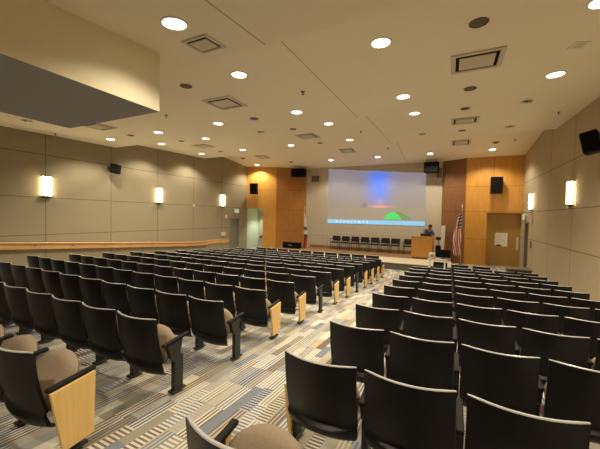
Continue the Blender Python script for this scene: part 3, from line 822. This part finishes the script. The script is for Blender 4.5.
# ------------------------------------------------------------------ stage furniture
sc0 = thing('stage_chair', 'x', 'chair', (0, 0, 0), 0, 'dark chairs in a row at the back of the stage')
mb = MB(); mb.box((0, 0, .43), (.46, .44, .06), .02, seg=3); mb.build('seat', M['stagechair'], sc0)
mb = MB()
def fnb(u, v, s): return ((u - .5) * .47, .21 + .05 * v - .03 * (2 * u - 1) ** 2 + (.03 if s else 0), .50 + .30 * v)
mb.slab(fnb, 8, 4); mb.build('backrest', M['stagechair'], sc0)
for sx in (-1, 1):
    for sy in (-1, 1):
        mb = MB(); mb.tube([(sx * .215, sy * .19, 0), (sx * .215, sy * .19, .42 if sy < 0 else .60)], .013); mb.build('leg', M['blackmetal'], sc0)
    mb = MB(); mb.tube([(sx * .235, -.2, .42), (sx * .245, -.19, .63), (sx * .245, .19, .65)], .013); mb.box((sx * .245, -.02, .655), (.045, .28, .022), .006); mb.build('armrest', M['stagechair'], sc0)
scx = [-6.19, -5.60, -5.02, -4.44, -3.85, -3.27, -2.72, -2.02]
for i, x in enumerate(scx):
    lab = 'dark stage chair, %s from the left in the row of seven' % ORD[i + 1] if i < 7 else 'dark stage chair alone, beside the wooden podium'
    y = 17.55
    if i == 0: sc0.location = (x, y, SZ); sc0['label'] = lab
    else: dup(sc0, (x, y, SZ), lab)
# podium
pang = -.15
pd = thing('podium', 'honey wood podium on the stage with a person behind', 'podium', (-1.18, 16.2, SZ), pang)
mb = MB(); mb.box((0, 0, .04), (.88, .50, .08)); mb.build('plinth', M['stagewood'], pd)
mb = MB(); mb.box((0, -.27, .57), (.95, .03, .98), .004); mb.build('front_panel', M['podium'], pd)
for sx in (-1, 1):
    mb = MB(); mb.box((sx * .46, 0, .57), (.03, .52, .98), .004); mb.build('side_panel', M['podium'], pd)
mb = MB(); mb.box((0, .0, 1.075), (.99, .60, .035), .008); mb.build('top', M['podium'], pd)
mb = MB(); mb.box((0, .06, .45), (.89, .4, .02)); mb.build('shelf', M['podium'], pd)
lt = thing('laptop', 'black laptop lying on the podium top', 'laptop', (-1.02, 16.18, SZ + 1.093), pang)
mb = MB(); mb.box((0, 0, .012), (.52, .30, .024), .005); mb.build('base', M['blackmetal'], lt)
mb = MB(); mb.box((0, -.15, .075), (.52, .02, .13), .004, RX(.3)); mb.build('lid', M['blackmetal'], lt)
mb = MB(); 
ms = thing('microphone_stand', 'black stand beside the right side of the podium', 'stand', (-.49, 16.1, SZ))
mb.lathe([(.17, 0), (.17, .02), (.03, .04)], 18); mb.build('base', M['blackmetal'], ms)
mb = MB(); mb.tube([(0, 0, .03), (0, 0, .95)], .02); mb.build('pole', M['blackmetal'], ms)
mb = MB(); mb.box((0, -.03, 1.02), (.22, .10, .16), .02); mb.build('head', M['blackmetal'], ms)
mb = MB(); mb.box((0, 0, .42), (.24, .18, .52), .02); mb.build('equipment_box', M['speaker'], ms)
wb = MB(); wb.box((0, 0, .80), (.20, .05, 1.60), .008)
o = wb.build('leaning_board', M['offwhite'], None, (-.36, 17.70, SZ), (math.radians(-4), 0, -.38)); tag(o, 'tall pale board leaning on the shaded wood wall behind podium', 'board')
# railing at the left of the stage
rl = thing('stage_railing', 'low metal railing at the left end of the stage', 'railing', (-7.20, 17.2, SZ))
mb = MB(); mb.tube([(-.62, 0, .80), (.66, 0, .83)], .02); mb.build('top_rail', M['steel'], rl)
mb = MB(); mb.tube([(-.62, 0, .60), (.66, 0, .63)], .016); mb.build('lower_rail', M['steel'], rl)
for x in (-.60, .36, .64):
    mb = MB(); mb.tube([(x, 0, 0), (x, 0, .82)], .018); mb.build('railing_post', M['steel'], rl)
# black case by the left wood wall
cs = thing('equipment_case', 'black equipment case at the foot of the left wood wall', 'case', (-8.62, 16.6, SZ))
mb = MB(); mb.box((0, 0, .17), (1.08, .42, .34), .012); mb.build('body', M['speaker'], cs)
mb = MB(); mb.box((0, 0, .355), (1.10, .44, .035), .01); mb.build('lid', M['blackmetal'], cs)
mb = MB(); mb.tube([(-.12, -.225, .20), (-.12, -.25, .20), (.12, -.25, .20), (.12, -.225, .20)], .01); mb.build('handle', M['steel'], cs)
# white table with equipment in front of the stage
tb = thing('white_table', 'white folding table in front of the stage', 'table', (-.42, 12.95, .0))
mb = MB(); mb.box((.02, 0, .735), (.66, .46, .03), .008); mb.build('tabletop', M['white'], tb)
for sx in (-1, 1):
    for sy in (-1, 1):
        mb = MB(); mb.box((sx * .27, sy * .18, .36), (.05, .04, .72), .005); mb.build('leg', M['white'], tb)
mo = thing('monitor', 'black monitor standing on the white table', 'monitor', (-.20, 12.98, .7510))
mb = MB(); mb.box((0, 0, .20), (.48, .05, .30), .01); mb.build('display', M['speaker'], mo)
mb = MB(); mb.box((0, .02, .03), (.06, .04, .07)); mb.box((0, .02, .008), (.22, .16, .016), .004); mb.build('stand', M['blackmetal'], mo)
pj = thing('projector', 'small white projector on the left of the white table', 'projector', (-.60, 12.92, .7505))
mb = MB(); mb.box((0, 0, .12), (.22, .26, .17), .02, seg=3); mb.build('body', M['offwhite'], pj)
mb = MB(); mb.lathe([(.06, 0), (.07, .02), (.05, .03), (.01, .03)], 16, (.0, -.13, .13), T=RX(PI / 2)); mb.build('lens', M['steel'], pj)
for sx in (-1, 1):
    mb = MB(); mb.box((sx * .1, 0, .015), (.03, .2, .03)); mb.build('foot', M['blackmetal'], pj)
ur = thing('equipment_rack', 'black equipment box under the white table', 'equipment box', (-.30, 12.95, 0))
mb = MB(); mb.box((0, 0, .30), (.48, .34, .60), .01); mb.build('body', M['speaker'], ur)
mb = MB(); mb.box((0, -.176, .30), (.42, .012, .52), .004); mb.build('front_panel', M['blackmetal'], ur)
# dark cabinet by right wall
cb = thing('low_cabinet', 'dark low cabinet with tan top by the right wall door', 'cabinet', (2.08, 12.4, 0))
mb = MB(); mb.box((0, 0, .32), (.64, .5, .64), .01); mb.build('body', simple('cabinet_maroon', (.055, .03, .026), .5), cb)
mb = MB(); mb.box((0, 0, .665), (.68, .54, .05), .01); mb.build('top', M['browngrille'], cb)
for sx in (-1, 1):
    mb = MB(); mb.box((sx * .155, -.256, .32), (.29, .014, .56), .004); dd = mb.build('door', M['stagechair'], cb)
    mb = MB(); mb.tube([(sx * .04, -.268, .30), (sx * .04, -.29, .32), (sx * .04, -.29, .42), (sx * .04, -.268, .44)], .006); mb.build('handle', M['steel'], dd)
# notice on the alcove wall
nt_ = thing('notice_sheet', 'white printed notice on the alcove wood at right', 'notice', (2.27, 17.995, ZO - .98))
mb = MB(); mb.box((0, 0, 0), (.52, .012, .66)); mb.build('sheet', M['notice'], nt_)
for sx in (-1, 1):
    mb = MB(); mb.lathe([(.012, 0), (.010, .006), (.002, .008)], 10, (sx * .23, -.006, .30), T=RX(PI / 2)); mb.build('pin', M['steel'], nt_)
# door edge / push plate beside the alcove
o = MB().box((0, 0, 0), (.10, .03, .62), .006).build('wall_plate', M['offwhite'], None, (2.93, 17.985, ZO - 1.15)); tag(o, 'tall pale plate on the alcove edge at right', 'wall plate')

# exit signs, wall boxes
def exit_sign(label, loc, rz):
    t = thing('exit_sign', label, 'exit sign', loc, rz, 'lit exit signs')
    mb = MB(); mb.box((0, 0, 0), (.36, .06, .24), .008); mb.build('housing', M['white'], t)
    mb = MB(); mb.box((0, -.034, 0), (.33, .008, .21), .002); mb.build('sign_face', M['exit_face'], t)
    cu = bpy.data.curves.new('exit_text', 'FONT'); cu.body = 'EXIT'; cu.size = .15; cu.extrude = .003; cu.align_x = 'CENTER'; cu.align_y = 'CENTER'
    tmp = bpy.data.objects.new('tmp', cu); COL.objects.link(tmp)
    dg = bpy.context.evaluated_depsgraph_get(); me = bpy.data.meshes.new_from_object(tmp.evaluated_get(dg)); bpy.data.objects.remove(tmp)
    me.materials.clear(); me.materials.append(M['green_letters'])
    o = bpy.data.objects.new('lettering', me); COL.objects.link(o); o.parent = t; o.location = (0, -.040, 0); o.rotation_euler = (PI / 2, 0, 0)
    return t
exit_sign('lit EXIT sign above the grey door at left', (XL + .06, 15.72, ZO + .22), PI / 2)
exit_sign('lit EXIT sign above the door at the right corner', (XR - .06, 17.05, ZO + .14), -PI / 2)
def wallbox(label, loc, size, name='wall_switch', cat='wall switch', mat='offwhite'):
    t = thing(name, label, cat, loc)
    mb = MB(); mb.box((0, 0, 0), size, .004); mb.build('cover_plate', M[mat], t)
    mb = MB(); mb.box(((size[0] / 2 + .006) * (1 if loc[0] < 0 else -1), 0, 0), (.014, size[1] * .3, size[2] * .5), .003); mb.build('toggle', M['white'], t)
wallbox('pale switch box on the left wall before the door', (XL + .02, 14.55, ZO - 1.18), (.04, .40, .22))
wallbox('small pale thermostat beside the left door top', (XL + .02, 14.77, ZO - .14), (.04, .16, .22), 'wall_mounted_thermostat', 'thermostat')
wallbox('small round pale sensor on the left wall seam', (XL + .02, 12.14, ZO + .44), (.04, .12, .12), 'wall_sensor', 'sensor')
wallbox('small pale thermostat beside the right door', (XR - .02, 15.75, ZO - .02), (.04, .16, .24), 'wall_mounted_thermostat', 'thermostat')
wallbox('small dark pull box low on the right wall', (XR - .02, 15.75, ZO - 1.0), (.04, .10, .26), 'wall_mounted_pull_box', 'pull box', 'amber')

# ------------------------------------------------------------------ the person behind the podium
def skin_obj(name, verts, edges, radii, mat, parent, sub=2, root=0):
    me = bpy.data.meshes.new(name); me.from_pydata(verts, edges, []); me.materials.append(mat)
    o = bpy.data.objects.new(name, me); COL.objects.link(o); o.parent = parent
    md = o.modifiers.new('skin', 'SKIN'); md.use_smooth_shade = True
    if not me.skin_vertices: me.skin_vertices.new()
    for i, r in enumerate(radii):
        sv = me.skin_vertices[0].data[i]; sv.radius = r if isinstance(r, tuple) else (r, r); sv.use_root = (i == root)
    ss = o.modifiers.new('sub', 'SUBSURF'); ss.levels = sub; ss.render_levels = sub
    return o
# local frame: person faces -y (towards the podium/audience), leaning over and looking down to the side
pr = thing('person', 'person in a blue shirt bending over the podium', 'person', (-1.06, 16.76, SZ), .55)
bend = lambda y, z: (y, z)
V = [(0, .10, .92), (0, .03, 1.10), (0, -.08, 1.27), (0, -.17, 1.38), (0, -.22, 1.43), (0, -.29, 1.50), (0, -.31, 1.58),
     (-.17, -.14, 1.34), (-.24, -.28, 1.13), (-.20, -.46, 1.12), (.17, -.14, 1.34), (.24, -.28, 1.13), (.20, -.46, 1.12),
     (-.10, .09, .86), (-.11, .07, .48), (-.12, .11, .08), (-.12, -.08, .035), (.10, .09, .86), (.11, .07, .48), (.12, .11, .08), (.12, -.08, .035)]
Eg = [(0, 1), (1, 2), (2, 3), (3, 4), (4, 5), (5, 6), (3, 7), (7, 8), (8, 9), (3, 10), (10, 11), (11, 12), (0, 13), (13, 14), (14, 15), (15, 16), (0, 17), (17, 18), (18, 19), (19, 20)]
Rr = [(.14, .11), (.135, .10), (.15, .11), (.12, .09), .052, .085, .07, .062, .045, .032, .062, .045, .032, .085, .058, .042, .035, .085, .058, .042, .035]
# fingers on both hands
for sx, wi in ((-1, 9), (1, 12)):
    wx, wy, wz = V[wi]; p0 = len(V); V.append((wx, wy - .07, wz - .005)); Eg.append((wi, p0)); Rr.append((.036, .018))
    for k, ln in enumerate((.062, .075, .080, .066)):
        a = len(V); off = (-.030 + .020 * k) * sx * -1
        V += [(wx + off, wy - .11, wz - .004), (wx + off * 1.1, wy - .11 - ln * .6, wz - .012), (wx + off * 1.1, wy - .11 - ln, wz - .028)]
        Eg += [(p0, a), (a, a + 1), (a + 1, a + 2)]; Rr += [.0095, .009, .0075]
    a = len(V); V += [(wx - sx * .045, wy - .05, wz - .01), (wx - sx * .062, wy - .10, wz - .02)]; Eg += [(wi, a), (a, a + 1)]; Rr += [.012, .009]
body = skin_obj('body', V, Eg, Rr, M['skin'], pr)
# face features belong to one head mesh under the body: nose, ears, eyes, mouth
mb = MB(); HC = Vector((0, -.32, 1.535)); HR = RX(1.0)
def hp(x, y, z): return HC + HR @ Vector((x, y, z))
def blob(mb, c, r, n=10):
    prof = [(max(.0005, math.sin(PI * k / n)) , -math.cos(PI * k / n)) for k in range(n + 1)]
    T = Matrix.Translation(c) @ HR @ Matrix.Diagonal((r[0], r[1], r[2], 1)); mb.lathe(prof, 14, (0, 0, 0), T=T)
blob(mb, hp(0, 0, 0), (.078, .098, .115)); blob(mb, hp(0, -.098, -.01), (.014, .022, .026))
for sx in (-1, 1): blob(mb, hp(sx * .079, .01, .0), (.010, .022, .032))
mb.build('head', M['skin'], pr)
mb = MB()
for sx in (-1, 1): blob(mb, hp(sx * .032, -.090, .022), (.013, .008, .008))
mb.build('eyes', M['hair'], pr)
mb = MB(); blob(mb, hp(0, -.092, -.055), (.026, .008, .006)); mb.build('mouth', simple('lips', (.30, .10, .08), .6), pr)
mb = MB(); blob(mb, hp(0, .028, .028), (.094, .104, .116)); mb.build('hair', M['hair'], pr)
Vs = [V[i] for i in (0, 1, 2, 3, 7, 8, 10, 11)]
skin_obj('shirt', Vs + [(-.222, -.38, 1.125), (.222, -.38, 1.125), (0, -.215, 1.42)], [(0, 1), (1, 2), (2, 3), (3, 4), (4, 5), (5, 8), (3, 6), (6, 7), (7, 9), (3, 10)], [(.165, .135), (.16, .125), (.18, .145), (.155, .13), .085, .064, .085, .064, .052, .052, .068], M['shirt'], pr)
Vt = [V[i] for i in (0, 13, 14, 17, 18)] + [(-.12, .11, .12), (.12, .11, .12)]
skin_obj('trousers', Vt, [(0, 1), (1, 2), (2, 5), (0, 3), (3, 4), (4, 6)], [(.15, .12), .10, .075, .10, .075, .062, .062], M['trousers'], pr)
for sx in (-1, 1):
    mb = MB(); mb.box((sx * .12, .03, .045), (.10, .28, .09), .03, seg=3); mb.build('shoe', M['blackmetal'], pr)

# ------------------------------------------------------------------ vestibule lamp (lights the pale wall seen through the opening)
vl = thing('vestibule_downlight', 'lamp inside the lit opening at the left', 'downlight', (-11.35, 18.25, ZO + .58))
mb = MB(); mb.lathe([(.09, -.001), (.11, -.001), (.11, -.012), (.09, -.012)], 20, ring=True); mb.build('trim_ring', M['white'], vl)
mb = MB(); mb.lathe([(.088, -.006), (.02, -.009)], 20); mb.build('lens', M['lens'], vl)
spot(-11.35, 18.25, ZO + .53, 190, math.radians(110), .5, (.92, 1.0, .80))

# ------------------------------------------------------------------ world, camera, view
w = bpy.data.worlds.new('World'); SC.world = w; w.use_nodes = True
w.node_tree.nodes['Background'].inputs['Color'].default_value = (1, .85, .6, 1); w.node_tree.nodes['Background'].inputs['Strength'].default_value = .05
cam = bpy.data.cameras.new('camera'); co = bpy.data.objects.new('camera', cam); COL.objects.link(co)
cam.sensor_fit = 'HORIZONTAL'; cam.sensor_width = 36; cam.lens = 36 * CF / 600; cam.clip_start = .02
r_, u_, f_ = AX
co.matrix_world = Matrix(((r_.x, u_.x, -f_.x, 0), (r_.y, u_.y, -f_.y, 0), (r_.z, u_.z, -f_.z, ZO), (0, 0, 0, 1)))
SC.camera = co
vs_ = SC.view_settings; vs_.view_transform = 'Standard'; vs_.look = 'None'; vs_.gamma = 1; vs_.exposure = 0.2; vs_.use_curve_mapping = False
SC.cycles.use_denoising = True
SC.cycles.max_bounces = 8; SC.cycles.diffuse_bounces = 6
SC.cycles.sample_clamp_indirect = 4.0
